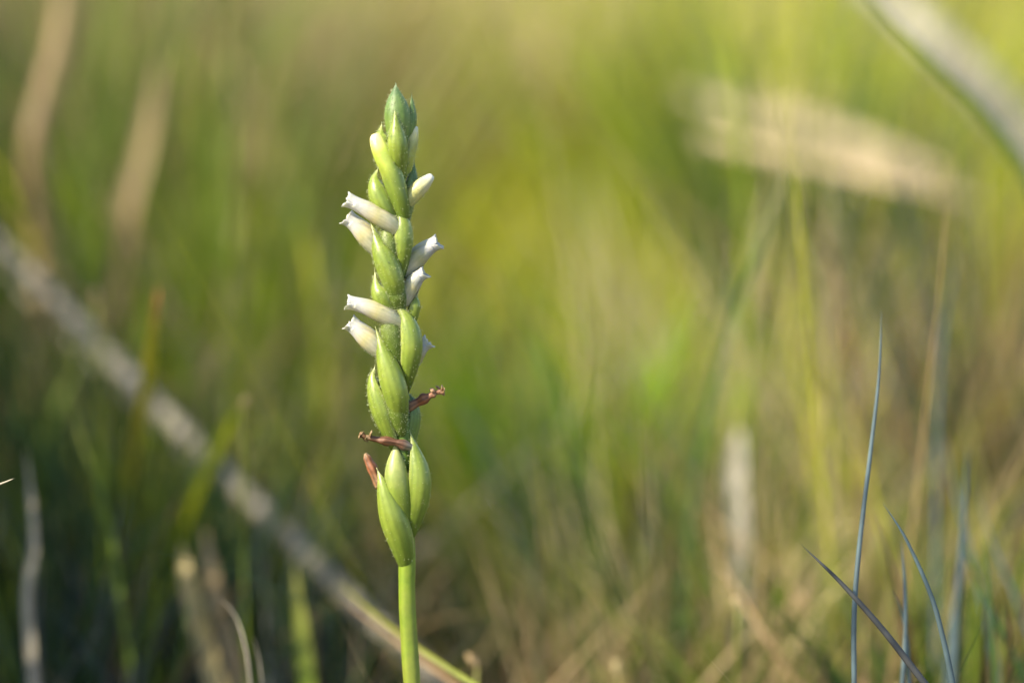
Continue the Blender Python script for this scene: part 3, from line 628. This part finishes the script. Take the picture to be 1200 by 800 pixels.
# pods and bracts from the foot of the spike upwards (picture units, last figure = towards the viewer)
pod([(477, 652, 0), (470, 632, 7), (460, 600, 13), (450, 568, 14), (442, 547, 11)], 18.5, (-.35, 0, 1), 118, hairs=20, mx=.40)
pod([(480, 618, 1), (489, 590, 7), (491, 557, 10), (486, 527, 9), (480, 503, 7)], 16, (.55, 0, .8), 112, hairs=30, mx=.40)
ovary([(478, 630, 0), (471, 590, 8), (465, 555, 11), (464, 520, 8)], 16, 30, flesh_mat('ovary_smooth', [(0, g1), (.5, g2), (1, g3)], bump=.3))
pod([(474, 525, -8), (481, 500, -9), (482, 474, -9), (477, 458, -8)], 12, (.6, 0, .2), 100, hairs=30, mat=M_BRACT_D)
pod([(466, 518, 3), (452, 492, 6), (444, 466, 5), (438, 443, 3), (440, 427, 2)], 14.5, (-.8, 0, .6), 105, hairs=60)
ovary([(472, 512, 4), (467, 488, 9), (463, 462, 10), (461, 440, 9)], 13, 120)
pod([(470, 488, 10), (466, 468, 14), (458, 437, 16), (448, 406, 14), (440, 382, 11)], 16.5, (-.15, 0, 1), 112, hairs=40, mx=.40)
pod([(474, 446, 7), (481, 420, 11), (481, 392, 12), (473, 368, 11), (458, 351, 10)], 15, (.5, 0, .8), 108, hairs=50)
ovary([(470, 432, 6), (463, 405, 10), (458, 380, 10), (456, 362, 8)], 13, 160)
pod([(466, 366, 5), (451, 352, 8), (443, 336, 7), (439, 316, 5)], 12.5, (-.75, 0, .6), 108, hairs=50)
ovary([(470, 366, 4), (465, 345, 9), (461, 322, 9)], 12.5, 150)
pod([(469, 352, 10), (462, 332, 14), (452, 304, 15), (442, 281, 12), (434, 259, 9)], 15.5, (-.2, 0, 1), 112, hairs=120)
pod([(466, 322, 6), (472, 297, 10), (473, 272, 11), (470, 253, 10), (462, 237, 9)], 12.5, (.5, 0, .8), 108, hairs=70)
ovary([(464, 314, 5), (457, 290, 9), (453, 262, 9)], 12.5, 160)
pod([(478, 382, 0), (484, 366, 3), (486, 352, 3), (484, 340, 2)], 8.5, (.7, 0, .6), 110, hairs=20, short=.7)
pod([(466, 268, 3), (453, 247, 7), (444, 227, 6), (440, 210, 4), (444, 196, 3)], 14, (-.6, 0, .7), 110, hairs=30)
ovary([(470, 270, 1), (472, 250, 4), (472, 230, 4), (470, 214, 3)], 11, 80)
bud([(474, 258, 8), (468, 230, 13), (457, 198, 14), (446, 174, 12), (439, 158, 10)], 12.5, flesh_mat('bud_green', [(0, g1), (.4, g2), (.7, (.38, .46, .07)), (.95, (.68, .66, .26)), (1, (.74, .70, .36))], sss=.3, rough=.4))
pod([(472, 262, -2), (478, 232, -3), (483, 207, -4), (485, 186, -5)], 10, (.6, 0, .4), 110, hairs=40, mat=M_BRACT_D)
bud([(474, 206, 2), (478, 186, 3), (483, 165, 2), (487, 148, 1)], 7.5, M_BUD)
pod([(468, 206, 8), (467, 178, 16), (465, 150, 19), (463, 120, 14)], 13, (0, 0, 1), 112, hairs=70, pw=1.9, mx=.36)
pod([(461, 192, 4), (451, 170, 6), (447, 158, 5), (448, 143, 3)], 10, (-.6, 0, .6), 108, hairs=20, mat=M_BRACT)
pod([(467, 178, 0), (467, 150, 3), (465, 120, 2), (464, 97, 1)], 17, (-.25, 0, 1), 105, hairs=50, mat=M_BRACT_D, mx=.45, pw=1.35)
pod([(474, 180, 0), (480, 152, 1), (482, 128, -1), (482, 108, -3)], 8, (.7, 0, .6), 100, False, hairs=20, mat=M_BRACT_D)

def flower(pts, hw, seed, open_=1.0):
    r_ = random.Random(seed); path = catmull([op(*p) for p in pts], 26); w = hw * PX; root = empty('flower', path[0] - base); root.parent = orchid
    upv = O3((0.05, 1, .15)); tip_T = (path[-1] - path[-3]).normalized()
    ph = [r_.uniform(0, 6) for _ in range(6)]
    def prof(t): return .80 + .28 * math.sin(math.pi * min(1, t * 1.05)) - .12 * t
    # hood of dorsal sepal and petals
    def hedge(t, s):
        k = max(0, t - .78) / .22
        fr = .08 * w * k * k * (math.sin(6 * s + ph[0]) + .7 * math.sin(14 * s + ph[3])) ; return (w * .30 * k * k * (1 - .5 * s * s) + fr, w * (.06 * k ** 3) * open_ + fr, w * .20 * k ** 3 * s)
    mb = MB(); shell(mb, path, w, upv, lambda t: R(112 - 12 * t), prof, 0.00020, nv=16, edge=hedge); mb.build('hood', M_WHITE, root)
    # lip, curled down and frilled
    def ledge(t, s):
        k = max(0, t - .72) / .28
        fr = .09 * w * k * k * (math.sin(7 * s + ph[1]) + .7 * math.sin(16 * s + ph[2]))
        return (w * .26 * k * (1 - .3 * s * s) + fr, w * (.34 * k ** 3) * open_ + fr, w * .42 * k ** 3 * s)
    mb = MB(); shell(mb, path, w * .93, -upv, lambda t: R(100 - 4 * t), prof, 0.00020, nv=18, edge=ledge); mb.build('lip', M_LIP, root)
    for sg in (-1, 1):
        n = len(path); T0 = (path[3] - path[0]).normalized(); side = T0.cross(upv) * sg + upv * -.15
        def sedge(t, s, sg=sg):
            k = max(0, t - .55) / .45; return (0, w * .22 * k * k, 0)
        mb = MB(); pth = path[:int(n * .92)]
        shell(mb, pth, w * 1.07, side, lambda t: R(66) * max(.22, 1 - max(0, t - .45) ** 1.6 * 1.7), prof, 0.00018, nv=8, edge=sedge); mb.build('lateral_sepal', M_WHITE, root)
    hair_on(path, O3((0, 0, 1)), lambda t: w * prof(t) * 1.05, R(120), 50, 0, .45, .00025)
flower([(470, 271, 9), (452, 258, 13), (430, 246, 14), (409, 235, 14)], 10.5, 1)
flower([(448, 296, 4), (434, 280, 4), (421, 267, 3), (409, 256, 2)], 12, 2)
flower([(470, 380, 9), (452, 369, 13), (430, 360, 14), (410, 354, 14)], 10.5, 3)
flower([(452, 414, 5), (437, 401, 5), (423, 389, 4), (412, 379, 3)], 12, 4)
flower([(470, 322, -6), (484, 306, -5), (498, 293, -4), (511, 284, -3)], 11.5, 5)
flower([(474, 356, 1), (479, 342, 4), (486, 329, 5), (496, 320, 6)], 10, 6)
flower([(470, 438, -9), (482, 421, -9), (492, 408, -9), (500, 401, -9)], 10.5, 7)
bud([(472, 247, 3), (482, 231, 5), (494, 218, 5), (507, 206, 5)], 9.5, flesh_mat('bud_white', [(0, (.33, .36, .13)), (.5, (.48, .45, .17)), (.85, (.55, .53, .36)), (1, (.60, .59, .56))], sss=.35, rough=.45))

def withered(pts, hw, mat, seed, fray=True, lump=.2):
    r_ = random.Random(seed); path = catmull([op(*p) for p in pts], 30); w = hw * PX; mb = MB()
    tube(mb, path, lambda t: w * (.75 + .35 * math.sin(2.6 * t + .5) - .28 * t) * (1 + lump * math.sin(17 * t + seed)) * (1 - .35 * max(0, t - .85) / .15), O3((0, 1, 0)), nv=18, wob=lump, seed=seed, flat=.85)
    o = mb.build('withered_flower', mat, orchid)
    if fray:
        T_ = (path[-1] - path[-4]).normalized()
        for k in range(6):
            a = k * 1.05 + r_.random(); d = (T_ * r_.uniform(.2, 1) + O3((math.cos(a), math.sin(a), math.sin(a * 2))) * .9).normalized(); L = w * r_.uniform(.9, 1.9)
            p0 = path[-r_.choice([2, 3, 4, 7])]; m1 = MB()
            pth = catmull([p0, p0 + d * L * .5 + T_ * w * .3, p0 + d * L + O3((r_.uniform(-1, 1), r_.uniform(-1, 1), 0)) * w * .35], 6)
            shell(m1, pth, w * .5, T_ + d * .3, lambda t: R(60), lambda t: .8 + .5 * math.sin(3 * t), 0.00012, nv=5)
            for i in range(len(m1.along)): m1.along[i] = .8 + .25 * m1.along[i]
            m1.build('shrivelled_petal', mat, o)
withered([(484, 524, 9), (466, 518, 13), (446, 515, 13), (429, 511, 12)], 6.0, M_WITH, 11)
withered([(474, 480, -4), (490, 471, -4), (503, 464, -4), (512, 460, -4)], 6.8, M_WITHR, 12)
withered([(446, 570, 6), (438, 552, 3), (432, 540, 1), (428, 531, 0)], 7.5, M_WITHR, 13, False, .06)
h = HAIRS.build('hairs', M_HAIR, orchid); h['kind'] = 'stuff'
